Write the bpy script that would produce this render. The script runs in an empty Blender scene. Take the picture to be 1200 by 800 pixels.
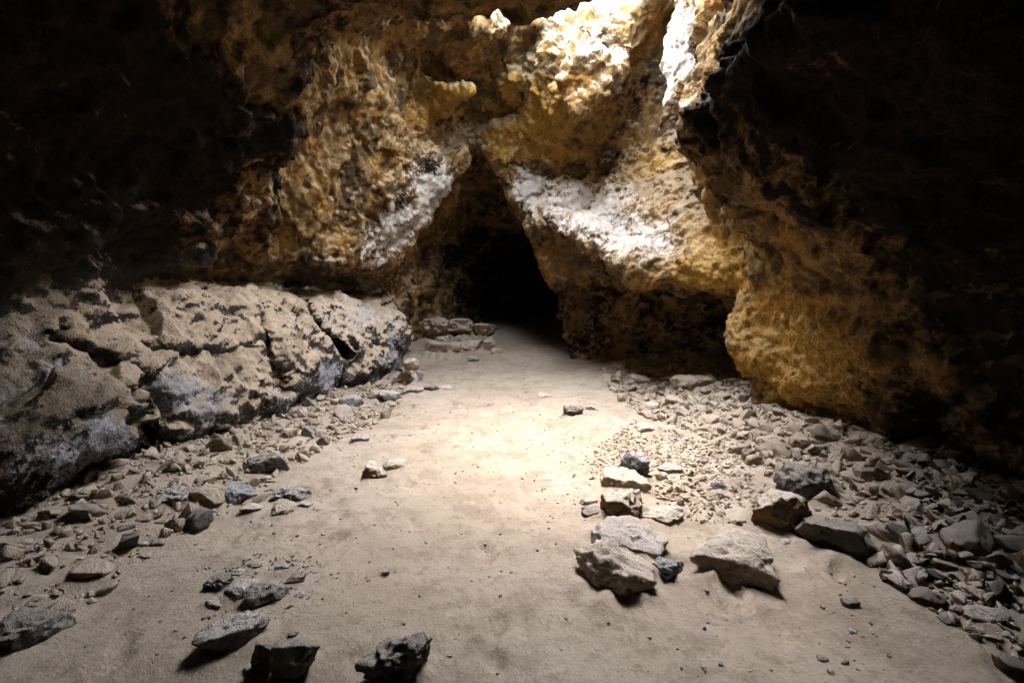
import bpy, math, random
import numpy as np
from mathutils import Vector, Matrix

# ------------------------------------------------------------------ camera, sky, sun, exposure
scene = bpy.context.scene
col = scene.collection
CAM_Z, FPX, PITCH = 1.7, 567.0, math.atan(60 / 567.0)
cam_d = bpy.data.cameras.new('camera')
cam_d.lens = 17.0; cam_d.sensor_width = 36.0; cam_d.clip_start = 0.05; cam_d.clip_end = 500
cam = bpy.data.objects.new('camera', cam_d); col.objects.link(cam)
cam.location = (0, 0, CAM_Z); cam.rotation_euler = (math.pi / 2 - PITCH, 0, 0)
scene.camera = cam

SUN_EL, SUN_AZ = math.radians(77), math.radians(8)
world = bpy.data.worlds.new('World'); scene.world = world; world.use_nodes = True
wn = world.node_tree; bg = wn.nodes['Background']
sky = wn.nodes.new('ShaderNodeTexSky'); sky.sky_type = 'NISHITA'; sky.sun_disc = False
sky.sun_elevation = SUN_EL; sky.sun_rotation = SUN_AZ
wn.links.new(sky.outputs[0], bg.inputs[0]); bg.inputs[1].default_value = 0.10; world.cycles.sampling_method = 'NONE'
sun_d = bpy.data.lights.new('sun', 'SUN'); sun_d.energy = 1.5; sun_d.angle = math.radians(150); sun_d.color = (1, .965, .91)
sun = bpy.data.objects.new('sun', sun_d); col.objects.link(sun)
sdir = Vector((math.sin(SUN_AZ) * math.cos(SUN_EL), math.cos(SUN_AZ) * math.cos(SUN_EL), math.sin(SUN_EL)))
sun.rotation_euler = sdir.to_track_quat('Z', 'Y').to_euler(); sun.location = sdir * 40
vs = scene.view_settings
vs.view_transform = 'Standard'; vs.look = 'None'; vs.gamma = 1.0; vs.use_curve_mapping = False
vs.exposure = 5.8
scene.cycles.max_bounces = 5; scene.cycles.diffuse_bounces = 4; scene.cycles.glossy_bounces = 2
scene.cycles.sample_clamp_indirect = 0.3
scene.cycles.use_denoising = True

# ------------------------------------------------------------------ numeric helpers
def ray(px, py):
    u, v = (px - 600) / FPX, (400 - py) / FPX
    c, s = math.cos(PITCH), math.sin(PITCH)
    return np.array([u, c + s * v, -s + c * v])
def on_floor(px, py, z=0.0):
    d = ray(px, py); t = (z - CAM_Z) / d[2]
    return d[0] * t, d[1] * t, t                      # x, y, depth scale (pixels to metres = t / FPX)

_rng = np.random.RandomState(7)
_perm = np.tile(_rng.permutation(256), 3).astype(np.int32)
_grad = _rng.normal(size=(256, 3)).astype(np.float32)
_grad /= np.linalg.norm(_grad, axis=1)[:, None]
def perlin(p, scale, seed=0):
    q = (p / np.float32(scale)).astype(np.float32) + np.float32(seed * 17.13)
    i = np.floor(q).astype(np.int32); f = q - i; i &= 255
    w = f * f * f * (f * (f * 6 - 15) + 10)
    out = 0
    for dx in (0, 1):
        wx = w[:, 0] if dx else 1 - w[:, 0]
        a = _perm[i[:, 0] + dx]
        for dy in (0, 1):
            wy = w[:, 1] if dy else 1 - w[:, 1]
            b = _perm[a + i[:, 1] + dy]
            for dz in (0, 1):
                wz = w[:, 2] if dz else 1 - w[:, 2]
                g = _grad[_perm[b + i[:, 2] + dz]]
                out = out + wx * wy * wz * (g[:, 0] * (f[:, 0] - dx) + g[:, 1] * (f[:, 1] - dy) + g[:, 2] * (f[:, 2] - dz))
    return out * 1.6
def fbm(p, scale, oct=4, seed=0, gain=.5):
    s = 0; a = 1.0
    for k in range(oct):
        s = s + a * perlin(p, scale / 2 ** k, seed + k); a *= gain
    return s
_cellpt = _rng.rand(256, 3).astype(np.float32)
def worley(p, scale, seed=0):
    """distance to nearest and second nearest feature point"""
    q = (p / np.float32(scale)).astype(np.float32) + np.float32(seed * 11.7)
    i = np.floor(q).astype(np.int32); f = q - i
    d1 = np.full(len(p), 9, np.float32); d2 = d1.copy(); cid = np.zeros(len(p), np.int32); vec = np.zeros((len(p), 3), np.float32)
    for dx in (-1, 0, 1):
        for dy in (-1, 0, 1):
            for dz in (-1, 0, 1):
                h = _perm[_perm[_perm[(i[:, 0] + dx) & 255] + ((i[:, 1] + dy) & 255)] + ((i[:, 2] + dz) & 255)]
                c = _cellpt[h] + np.array([dx, dy, dz], np.float32) - f
                d = np.sqrt((c * c).sum(1))
                m = d < d1
                d2 = np.where(m, d1, np.minimum(d2, d)); cid = np.where(m, h, cid); d1 = np.where(m, d, d1); vec = np.where(m[:, None], c, vec)
    return d1, d2, cid, vec
def sstep(a, b, x):
    t = np.clip((x - a) / (b - a), 0, 1); return t * t * (3 - 2 * t)
def smin(a, b, k):
    h = np.clip(.5 + .5 * (b - a) / k, 0, 1); return b + (a - b) * h - k * h * (1 - h)
def table(xs, ys, T, xo, yo):
    """bilinear table lookup on a lattice: T[len(ys)][len(xs)] -> [len(xo), len(yo)]"""
    T = np.array(T, float)
    A = np.stack([np.interp(xo, xs, r) for r in T], 1)
    return np.stack([np.interp(yo, ys, r) for r in A], 0)
def soften(A, n):
    k = np.ones(2 * n + 1) / (2 * n + 1)
    for ax in (0, 1):
        pad = [(0, 0), (0, 0)]; pad[ax] = (n, n)
        A = np.apply_along_axis(lambda r: np.convolve(r, k, 'valid'), ax, np.pad(A, pad, 'edge'))
    return A

# ------------------------------------------------------------------ floor height
def floor_h(x, y):
    p = np.stack([x, y, np.zeros_like(x)], 1).astype(np.float32)
    h = .035 * perlin(p, 1.7, 3) + .016 * perlin(p, .6, 5) + .008 * perlin(p, .22, 8)
    h = h + .30 * sstep(2.2, 4.0, x) * sstep(1.5, 3.5, y) + .12 * sstep(2.0, 3.6, -x)     # talus against both walls
    h = h + .18 * sstep(8.0, 9.6, y) * sstep(1.0, 2.4, x)
    h = h + .15 * np.maximum(0, y - 10.3) * sstep(10.0, 11.5, y) - .05 * np.maximum(0, y - 11.6)
    return h

# ------------------------------------------------------------------ cave shell: a signed field, positive in air
CELL = .05
gx = np.arange(-5.0, 5.01, CELL); gy = np.arange(-3.4, 17.8, CELL); gz = np.arange(-.4, 6.31, CELL)

# left side x = L(y, z): ledge, notch above it, hanging haunch
ly = [-3.4, 0, 2.5, 4.5, 6.5, 8, 9.3, 10.3, 10.9, 12, 18]
lz = [0, .12, .35, .75, 1.10, 1.33, 1.5, 1.74, 1.96, 2.07, 2.6, 3.2, 4.0, 4.6, 5.4, 7.2]
LT = [  # one row per z
 [-2.4, -3.9, -3.9, -3.70, -3.30, -2.95, -2.7, -2.40, -2.6, -3, -3],
 [-2.4, -3.8, -3.7, -3.45, -3.12, -2.76, -2.48, -2.25, -2.6, -3, -3],
 [-2.4, -3.6, -3.4, -3.22, -2.93, -2.60, -2.32, -2.15, -2.6, -3, -3],
 [-2.4, -3.7, -3.65, -3.38, -2.98, -2.64, -2.30, -2.10, -2.6, -3, -3],
 [-2.4, -3.8, -4.25, -3.85, -3.20, -2.84, -2.42, -2.16, -2.6, -3, -3],
 [-2.4, -3.9, -4.4, -4.10, -3.44, -3.05, -2.62, -2.34, -2.6, -3, -3],
 [-2.4, -3.9, -4.4, -4.15, -3.68, -3.32, -3.00, -2.95, -2.6, -3, -3],
 [-2.4, -3.9, -4.3, -4.25, -4.15, -4.00, -3.70, -3.20, -2.6, -3, -3],
 [-2.4, -3.9, -4.2, -4.15, -4.05, -3.90, -3.60, -3.00, -2.5, -3, -3],
 [-2.4, -3.8, -3.9, -3.85, -3.70, -3.05, -2.58, -2.38, -2.5, -3, -3],
 [-2.3, -3.3, -3.35, -3.25, -3.35, -2.85, -2.25, -2.05, -2.2, -3, -3],
 [-2.1, -2.7, -2.7, -2.65, -2.95, -2.55, -1.85, -1.60, -1.7, -3, -3],
 [-1.8, -2.1, -2.0, -1.95, -2.50, -2.15, -1.40, -1.00, -1.0, -3, -3],
 [-1.5, -1.8, -1.8, -1.75, -2.10, -1.95, -1.40, -0.90, -0.7, -3, -3],
 [-1.0, -1.8, -2.0, -2.00, -1.95, -1.85, -1.50, -0.90, -0.7, -3, -3],
 [-1.0, -1.8, -2.0, -2.00, -1.95, -1.85, -1.50, -0.90, -0.7, -3, -3]]
ry = [-3.4, 0, 3, 4.6, 5.6, 6.25, 6.6, 6.85, 7.1, 8, 9.5, 10.5, 18]
rz = [0, .15, .45, 1.0, 1.6, 1.8, 2.4, 3.2, 3.7, 4.4, 5.4, 7.2]
RT = [
 [2.4, 3.9, 4.0, 3.95, 3.80, 3.55, 3.45, 3.9, 4.5, 4.6, 4.6, 4.6, 4.6],
 [2.4, 3.8, 3.9, 3.80, 3.60, 3.35, 3.30, 3.8, 4.5, 4.6, 4.6, 4.6, 4.6],
 [2.4, 3.5, 3.55, 3.50, 3.35, 3.20, 3.22, 3.7, 4.5, 4.6, 4.6, 4.6, 4.6],
 [2.4, 3.4, 3.45, 3.40, 3.35, 3.22, 3.25, 3.7, 4.5, 4.6, 4.6, 4.6, 4.6],
 [2.4, 3.4, 3.40, 3.35, 3.30, 3.12, 3.10, 3.5, 4.3, 4.4, 4.4, 4.4, 4.4],
 [2.4, 3.4, 3.40, 3.32, 3.25, 3.10, 3.10, 3.3, 3.6, 4.0, 4.0, 4.0, 4.0],
 [2.3, 2.7, 2.6, 2.65, 2.95, 2.90, 2.95, 3.0, 3.2, 3.6, 3.8, 3.8, 3.8],
 [2.1, 1.8, 1.6, 1.55, 2.05, 2.55, 2.50, 2.6, 2.9, 3.3, 3.5, 3.5, 3.5],
 [1.9, 1.9, 1.8, 1.95, 2.32, 2.40, 2.30, 2.3, 2.7, 3.1, 3.3, 3.3, 3.3],
 [1.5, 1.8, 1.9, 2.1, 2.45, 2.40, 2.25, 2.15, 2.4, 2.8, 3.0, 3.0, 3.0],
 [1.0, 1.8, 2.40, 2.50, 2.50, 2.40, 2.20, 2.10, 2.3, 2.7, 2.8, 2.8, 2.8],
 [1.0, 1.8, 2.40, 2.50, 2.50, 2.40, 2.20, 2.10, 2.3, 2.7, 2.8, 2.8, 2.8]]
# back wall y = B(x, z): alcove, brow, golden wall, hanging rock
bx_ = [-5, -2.4, -1.4, -.6, .2, .5, .9, 1.3, 1.7, 2.1, 2.6, 3.1, 3.7, 5]
bz_ = [0, .8, 1.5, 1.72, 1.86, 2.1, 2.45, 2.7, 3.1, 3.5, 3.9, 4.3, 4.55, 4.75, 5.2, 5.7, 7.2]
BT = [
 [11.4, 11.2, 11.2, 11.2, 11.2, 11.0, 10.8, 10.5, 10.3, 10.1, 9.8, 9.5, 9.2, 8],
 [11.4, 11.2, 11.2, 11.2, 11.2, 11.0, 10.8, 10.5, 10.3, 10.1, 9.8, 9.5, 9.2, 8],
 [11.4, 11.2, 11.2, 11.2, 11.2, 10.9, 10.6, 10.4, 10.2, 10.0, 9.6, 9.3, 9.0, 8],
 [11.4, 11.2, 11.2, 11.2, 11.2, 10.8, 10.5, 10.3, 10.1, 9.5, 8.6, 8.0, 7.8, 7.5],
 [11.4, 11.2, 11.2, 11.2, 11.1, 10.7, 10.4, 10.1, 9.4, 8.0, 7.5, 7.1, 6.95, 6.9],
 [11.4, 11.2, 11.2, 11.1, 10.9, 10.6, 10.4, 10.1, 9.3, 7.85, 7.45, 7.1, 6.95, 6.9],
 [11.4, 11.0, 11.0, 10.9, 10.7, 10.5, 10.3, 9.7, 8.5, 7.95, 7.6, 7.2, 7.0, 6.95],
 [11.2, 10.8, 10.8, 10.7, 10.6, 10.4, 10.0, 9.0, 8.45, 8.05, 7.7, 7.3, 7.1, 7.0],
 [11.0, 10.7, 10.7, 10.6, 10.2, 9.8, 9.4, 9.0, 8.6, 8.25, 7.95, 7.6, 7.3, 7.1],
 [11.0, 10.6, 10.6, 10.6, 10.3, 10.0, 9.65, 9.3, 8.9, 8.55, 8.2, 7.9, 7.6, 7.3],
 [11.0, 10.5, 10.5, 10.6, 10.4, 10.2, 9.9, 9.6, 9.2, 8.9, 8.5, 8.2, 7.8, 7.5],
 [10.5, 10.3, 10.1, 10.3, 10.2, 10.1, 9.9, 9.6, 9.3, 9.0, 8.6, 8.3, 7.9, 7.6],
 [10.2, 9.9, 9.9, 10.1, 10.0, 9.8, 9.3, 9.0, 9.0, 8.9, 8.5, 8.2, 7.9, 7.6],
 [10.0, 9.7, 9.7, 9.9, 9.8, 9.2, 8.1, 8.0, 8.5, 8.8, 8.4, 8.0, 7.9, 7.6],
 [9.5, 9.3, 9.4, 9.5, 9.3, 8.4, 7.75, 7.8, 8.3, 8.5, 8.2, 7.9, 7.8, 7.6],
 [9.2, 9.0, 9.1, 9.1, 8.9, 8.2, 7.75, 7.75, 8.0, 8.2, 8.0, 7.8, 7.7, 7.6],
 [9.0, 8.4, 8.0, 8.0, 7.9, 7.8, 7.70, 7.70, 7.8, 7.9, 7.8, 7.7, 7.7, 7.6]]
# roof z = C(x, y)
cx_ = [-5, -2.5, -1.2, -.3, .4, 1.4, 2.4, 5]
cy_ = [-3.4, -1, 2, 3.5, 4.15, 4.6, 5.35, 6.25, 6.6, 7.6, 9, 11, 18]
CT = [
 [1.5, 2.2, 2.4, 2.4, 2.4, 2.4, 2.2, 1.5],
 [3.0, 3.6, 3.9, 3.9, 3.9, 3.8, 3.6, 3.0],
 [3.2, 3.8, 4.0, 4.0, 3.95, 4.1, 3.8, 3.0],
 [3.2, 3.8, 4.1, 4.00, 3.85, 4.1, 4.0, 3.0],
 [3.3, 3.9, 4.1, 4.00, 3.85, 4.2, 4.2, 3.2],
 [3.5, 4.05, 4.2, 4.2, 4.25, 4.6, 4.5, 3.5],
 [3.8, 4.3, 4.55, 4.75, 5.0, 5.5, 5.3, 4.0],
 [4.1, 4.7, 5.1, 5.4, 5.7, 6.1, 5.4, 4.4],
 [4.2, 4.9, 5.3, 5.7, 5.9, 6.1, 5.6, 4.6],
 [4.2, 5.0, 5.5, 5.7, 5.9, 6.1, 5.8, 4.8],
 [4.2, 5.0, 5.6, 5.7, 5.9, 6.0, 5.8, 4.8],
 [4.2, 5.0, 5.6, 5.7, 5.9, 6.0, 5.8, 4.8],
 [4.2, 5.0, 5.6, 5.7, 5.9, 6.0, 5.8, 4.8]]

def unit_slope(A, da, db, cap=2.2):
    ga = np.gradient(A, da, axis=0); gb = np.gradient(A, db, axis=1)
    return np.minimum(np.sqrt(1 + ga * ga + gb * gb), cap)

Lyz = soften(table(ly, lz, LT, gy, gz), 2)
Yc, Zc = np.meshgrid(gy, gz, indexing='ij')
def groove(yc, w, depth, z0, z1):                         # a crack across the ledge
    return depth * np.exp(-((Yc - yc) / w) ** 4) * sstep(z0 - .1, z0, Zc) * (1 - sstep(z1, z1 + .1, Zc))
wob = .10 * np.sin(Zc * 9) + .05 * np.sin(Zc * 23 + 1)
Lyz -= groove(4.6 - .5 * (Zc - .9) + wob, .08, .35, .4, 1.3)
Lyz -= .16 * np.exp(-((Zc - 1.02 - .08 * np.sin(Yc * 3)) / .05) ** 2) * sstep(4.6, 4.9, Yc) * (1 - sstep(6.0, 6.3, Yc))
Lyz -= .45 * np.exp(-((Yc - 4.0) / .45) ** 2) * (1 - sstep(.2, .5, Zc))
Ryz = soften(table(ry, rz, RT, gy, gz), 1)
yr = np.interp(gz, [0, 1.7, 2.4, 3.2, 4.2], [4.6, 5.0, 5.6, 6.0, 6.2])[None, :]
Ryz -= .12 * (1 - sstep(-.12, .12, gy[:, None] - yr)) * sstep(.9, 1.6, gz)[None, :]
Bxz = soften(table(bx_, bz_, BT, gx, gz), 1)
Bxz += .55 * (sstep(.3, .8, gx) * sstep(4.2, 3.6, gx))[:, None] * sstep(1.85, 1.65, gz)[None, :]
Cxy = soften(table(cx_, cy_, CT, gx, gy), 1)
sL, sR = unit_slope(Lyz, CELL, CELL), unit_slope(Ryz, CELL, CELL)
sB, sC = unit_slope(Bxz, CELL, CELL), unit_slope(Cxy, CELL, CELL)

f32 = np.float32
X = gx[:, None, None].astype(f32); Y = gy[None, :, None].astype(f32); Z = gz[None, None, :].astype(f32)
F = smin((X - Lyz[None].astype(f32)) / sL[None].astype(f32), (Ryz[None].astype(f32) - X) / sR[None].astype(f32), .2)
F = smin(F, (Cxy[:, :, None].astype(f32) - Z) / sC[:, :, None].astype(f32), .18)
F = smin(F, (Bxz[:, None, :].astype(f32) - Y) / sB[:, None, :].astype(f32), .10)
F = smin(F, Y + 3.0 + 0 * Z, .3)
# tunnel leading off behind the arch
tl = np.interp(gz, [0, 1.5, 2.8, 3.6, 4.4, 5.0], [-2.35, -2.28, -1.98, -1.45, -.8, -.2])
tr = np.interp(gz, [0, 1.5, 2.2, 2.9, 3.8, 4.5, 5.0], [1.25, 1.0, .85, .42, 0, -.42, -.9])
grow = np.interp(gy, [10, 11, 12, 14, 18], [0, .05, .35, .2, -.5])
bend = np.interp(gy, [11, 13, 15, 18], [0, .1, .7, 2.0])
T = np.minimum(X - (tl[None, None, :] - grow[None, :, None] + bend[None, :, None]).astype(f32),
               (tr[None, None, :] + grow[None, :, None] + bend[None, :, None]).astype(f32) - X)
T = smin(T, (np.interp(gy, [10, 12, 15, 18], [4.9, 4.9, 3.4, 1.0])[None, :, None] - Z).astype(f32), .2)
T = smin(T, np.minimum(Y - 9.2, 17.0 - Y), .2) * .8
F = np.maximum(F, T)
# skylight shaft
SX, SY = .80, 6.45
ang = np.arctan2(Y - SY, X - SX)
rad = 1.22 + .85 * np.maximum(0, -np.sin(ang)) ** 2 + 1.1 * np.clip((Z - 5.35) / .95, 0, 1) * np.maximum(0, np.sin(ang)) ** 2.5 + .55 * np.clip((6.1 - Z) / 1.0, 0, 1) * np.maximum(0, np.cos(ang - 2.5)) + .13 * np.sin(3 * ang + .6) + .09 * np.sin(5 * ang + 2) + .05 * np.sin(9 * ang)
S = smin((rad - np.sqrt((X - SX) ** 2 + (Y - SY) ** 2)).astype(f32), Z - 4.0 + 0 * X + 0 * Y, .25)
F = -smin(-F, -S, .15)
del T, S
def ell(c, r):
    return ((np.sqrt(((X - c[0]) / r[0]) ** 2 + ((Y - c[1]) / r[1]) ** 2 + ((Z - c[2]) / r[2]) ** 2) - 1) * min(r)).astype(f32)
for c, r, hollow in (((-.95, 9.2, 4.6), (.7, .8, .45), 1), ((-.3, 9.3, 5.05), (.45, .7, .13), 1), ((1.72, 8.0, 4.6), (.32, .6, .6), 1),
                     ((.45, 9.5, 4.35), (.6, .5, .35), 1), 
                     ((-1.1, 8.9, 5.15), (.6, .4, .12), 0), ((0, 9.2, 5.4), (.5, .35, .25), 0), ((1.15, 7.75, 5.1), (.48, .32, .55), 0),
                     ((2.3, 7.8, 2.1), (.7, .4, .25), 0),
                     ((3.38, 6.5, .9), (.3, .25, .9), 0), ((2.9, 8.6, .9), (1.2, .9, .7), 1), ((-3.9, 8.6, 1.85), (1.0, 1.6, .14), 1)):
    e = ell(c, r)
    F = -smin(-F, e, .12) if hollow else smin(F, e, .2)

# broad lumps, sampled on a coarse lattice and blown up
def up(A, n, ax):
    t = np.linspace(0, A.shape[ax] - 1, n); i = np.minimum(t.astype(int), A.shape[ax] - 2); w = (t - i).astype(f32)
    sh = [1, 1, 1]; sh[ax] = n; w = w.reshape(sh)
    return np.take(A, i, ax) * (1 - w) + np.take(A, i + 1, ax) * w
def caps(a, b, r):
    a = np.array(a, f32); d = np.array(b, f32) - a
    t = np.clip(((X - a[0]) * d[0] + (Y - a[1]) * d[1] + (Z - a[2]) * d[2]) / (d @ d), 0, 1)
    return (np.sqrt((X - a[0] - t * d[0]) ** 2 + (Y - a[1] - t * d[1]) ** 2 + (Z - a[2] - t * d[2]) ** 2) - r).astype(f32)
def crack(pa, pb, y0, y1, w0, w1, wav):
    ra, rb = ray(*pa), ray(*pb); n = np.cross(ra, rb); n /= np.linalg.norm(n)
    i0, i1 = np.searchsorted(gy, [y0, y1]); j = np.searchsorted(gx, -1.8)
    x_, y_, z_ = X[:j], Y[:, i0:i1], Z
    ta, tb = (pa[1] - 340) / FPX, (pb[1] - 340) / FPX
    tt = ((CAM_Z - z_) / y_ - ta) / (tb - ta)
    wig = wav * np.sin(tt * 7 + 1) + .5 * wav * np.sin(tt * 17)
    hw = w0 + (w1 - w0) * np.clip(tt, 0, 1) + .012 * np.sin(tt * 31)
    v = hw - np.abs(x_ * n[0] + y_ * n[1] + (z_ - CAM_Z) * n[2] + wig)
    v = np.minimum(v, np.minimum((tt + .12) * .6, (1.15 - tt) * .6))
    v = np.minimum(v, np.minimum(y_ - y0, y1 - y_))
    F[:j, i0:i1] = np.maximum(F[:j, i0:i1], v.astype(f32))
F = smin(F, caps((-1.1, 10.0, 4.4), (-2.85, 8.9, 2.3), .24), .12)
F = smin(F, caps((.85, 9.15, 3.02), (2.1, 7.65, 2.1), .25), .15)
F = smin(F, caps((2.1, 7.65, 2.05), (3.2, 6.9, 1.95), .25), .15)
cg = [np.linspace(g[0], g[-1], int((g[-1] - g[0]) / .13)) for g in (gx, gy, gz)]
P = np.stack(np.meshgrid(*cg, indexing='ij'), -1).reshape(-1, 3).astype(f32)
N = .15 * perlin(P, 1.25, 1) + .10 * perlin(P, .62, 2) + .16 * (np.abs(perlin(P * np.array([1, 1, 1.5], f32), .8, 4)) - .25)
N = N.reshape([len(c) for c in cg]).astype(f32)
for ax, n in enumerate((len(gx), len(gy), len(gz))): N = up(N, n, ax)
# the ledge front and the floor band stay calmer
F += N * (1 - .65 * np.exp(-((X - 1.8) / 1.5) ** 2 - ((Y - 8.2) / 1.2) ** 2 - ((Z - 2.8) / .9) ** 2)).astype(f32)
del N
crack((297, 358), (327, 452), 5.6, 7.6, .04, .085, .035)
crack((350, 352), (400, 410), 6.8, 9.2, .045, .075, .03)
crack((150, 470), (215, 545), 3.6, 5.6, .03, .05, .04)

def surface_nets(F, gx, gy, gz):
    s = F < 0
    nx, ny, nz = F.shape
    c = np.zeros((nx - 1, ny - 1, nz - 1), np.uint8)
    for a in (0, 1):
        for b in (0, 1):
            for d in (0, 1): c += s[a:nx - 1 + a, b:ny - 1 + b, d:nz - 1 + d]
    act = (c > 0) & (c < 8)
    ijk = np.argwhere(act)
    idx = np.full(act.shape, -1, np.int32); idx[act] = np.arange(len(ijk), dtype=np.int32)
    corner = {(a, b, d): F[ijk[:, 0] + a, ijk[:, 1] + b, ijk[:, 2] + d] for a in (0, 1) for b in (0, 1) for d in (0, 1)}
    acc = np.zeros((len(ijk), 3), f32); cnt = np.zeros(len(ijk), f32)
    for ax in range(3):
        o = [k for k in range(3) if k != ax]
        for a in (0, 1):
            for b in (0, 1):
                k0 = [0, 0, 0]; k0[o[0]] = a; k0[o[1]] = b; k1 = list(k0); k1[ax] = 1
                f0, f1 = corner[tuple(k0)], corner[tuple(k1)]
                m = (f0 < 0) != (f1 < 0)
                t = np.where(m, f0 / np.where(m, f0 - f1, 1), 0)
                p = np.tile(np.array(k0, f32), (len(ijk), 1)); p[:, ax] = t
                acc += p * m[:, None]; cnt += m
    v = (ijk + acc / cnt[:, None]) * CELL + np.array([gx[0], gy[0], gz[0]])
    quads = []
    for ax in range(3):
        o = [(ax + 1) % 3, (ax + 2) % 3]
        sl0 = [slice(None)] * 3; sl1 = [slice(None)] * 3
        sl0[ax] = slice(0, -1); sl1[ax] = slice(1, None)
        for k in o: sl0[k] = slice(1, -1); sl1[k] = slice(1, -1)
        a, b = s[tuple(sl0)], s[tuple(sl1)]
        for flip, m in ((0, a & ~b), (1, ~a & b)):
            e = np.argwhere(m)
            for k in o: e[:, k] += 1
            def at(d0, d1):
                q = e.copy(); q[:, o[0]] -= d0; q[:, o[1]] -= d1
                return idx[q[:, 0], q[:, 1], q[:, 2]]
            q = np.stack([at(1, 1), at(0, 1), at(0, 0), at(1, 0)], 1)
            quads.append(q[:, ::-1] if flip else q)
    return v.astype(f32), np.concatenate(quads)

V, Q = surface_nets(F, gx, gy, gz)
del F

def normals(V, Q):
    n = np.cross(V[Q[:, 2]] - V[Q[:, 0]], V[Q[:, 3]] - V[Q[:, 1]])
    out = np.zeros_like(V)
    for k in range(4):
        for c in range(3): out[:, c] += np.bincount(Q[:, k], n[:, c], len(V))
    return out / np.maximum(np.linalg.norm(out, axis=1), 1e-9)[:, None]
def subdivide(V, Q):
    e = np.concatenate([np.sort(Q[:, [k, (k + 1) % 4]], 1) for k in range(4)])
    key = e[:, 0].astype(np.int64) * len(V) + e[:, 1]
    u, inv = np.unique(key, return_inverse=True)
    ev = (V[u // len(V)] + V[u % len(V)]) * .5
    fv = V[Q].mean(1)
    nv, ne = len(V), len(u); nq = len(Q)
    em = [inv[k * nq:(k + 1) * nq] + nv for k in range(4)]; fc = np.arange(nq) + nv + ne
    out = np.concatenate([np.stack([Q[:, k], em[k], fc, em[k - 1]], 1) for k in range(4)])
    return np.concatenate([V, ev, fv]).astype(f32), out
def relax(V, Q, n=1, w=.5):
    for _ in range(n):
        acc = np.zeros_like(V); cnt = np.zeros(len(V), f32)
        for k in range(4):
            for j in (1, 3):
                for c in range(3): acc[:, c] += np.bincount(Q[:, k], V[Q[:, (k + j) % 4], c], len(V))
                cnt += np.bincount(Q[:, k], minlength=len(V))
        V = V + w * (acc / np.maximum(cnt, 1)[:, None] - V)
    return V.astype(f32)

# keep what encloses the room: drop the part buried well below the floor
keep = (V[Q].mean(1)[:, 2] > -.25)
Q = Q[keep]
V = relax(V, Q, 1, .4)
V, Q = subdivide(V, Q)
V = relax(V, Q, 1, .5)
Nn = normals(V, Q)
# rough lava crust: chunky cells, ridges and pits
calm = sstep(1.9, 1.5, V[:, 2]) * sstep(-1.8, -2.3, V[:, 0])            # the ledge
far = sstep(5.0, 7.0, V[:, 1])
warp = np.stack([perlin(V, .55, 31 + k) for k in range(3)], 1)
brow = np.exp(-((V[:, 0] - 1.8) / 1.4) ** 2 - ((V[:, 1] - 8.3) / 1.3) ** 2 - ((V[:, 2] - 2.9) / .9) ** 2)
w1, w2, wc, wv = worley(V * np.array([1, 1, .8], f32) + .22 * warp, .95, 2)
d = .16 * .95 * np.clip((wv * _grad[wc]).sum(1), -.5, .5) * (1 - .6 * brow)
def terrace(n, lev, edge):
    t = n * lev; fl = np.floor(t); return (fl + sstep(1 - edge, 1, t - fl)) / lev
rag = .10 * perlin(V, .14, 22) + .06 * perlin(V, .06, 23)
st = V * np.array([1, 1, .55], f32)                              # crust breaks run mostly up and down
d += .15 * (1 - .3 * calm) * terrace(perlin(st + .1 * warp, .95, 24) + rag, 4, .30) * (1 - .35 * brow)
d += .07 * (1 - .2 * calm) * terrace(perlin(st, .36, 25) + 1.3 * rag, 3, .35) * (1 - .3 * brow)
d += .034 * terrace(perlin(V, .13, 26) + rag, 3, .3)
d += .06 * (.3 - np.abs(perlin(V, .75, 19))) + .02 * (.3 - np.abs(perlin(V, .34, 9))) + .018 * perlin(V, .16, 10)
drape = sstep(-.6, -1.6, V[:, 0]) * sstep(2.0, 2.5, V[:, 2]) * far
d += (.02 + .028 * drape) * (.3 - np.abs(perlin(V * np.array([1, 1, .25], f32), .15, 14))) * far
d += .014 * perlin(V, .075, 12) + .008 * perlin(V, .045, 13)
d -= .05 * np.maximum(0, perlin(V * np.array([1, .6, 1.3], f32), .19, 15) - .12) * (.4 + calm)
d -= np.median(d)
V = (V + Nn * d[:, None]).astype(f32)
Nn = normals(V, Q)
print('cave', len(V), len(Q))

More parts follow.
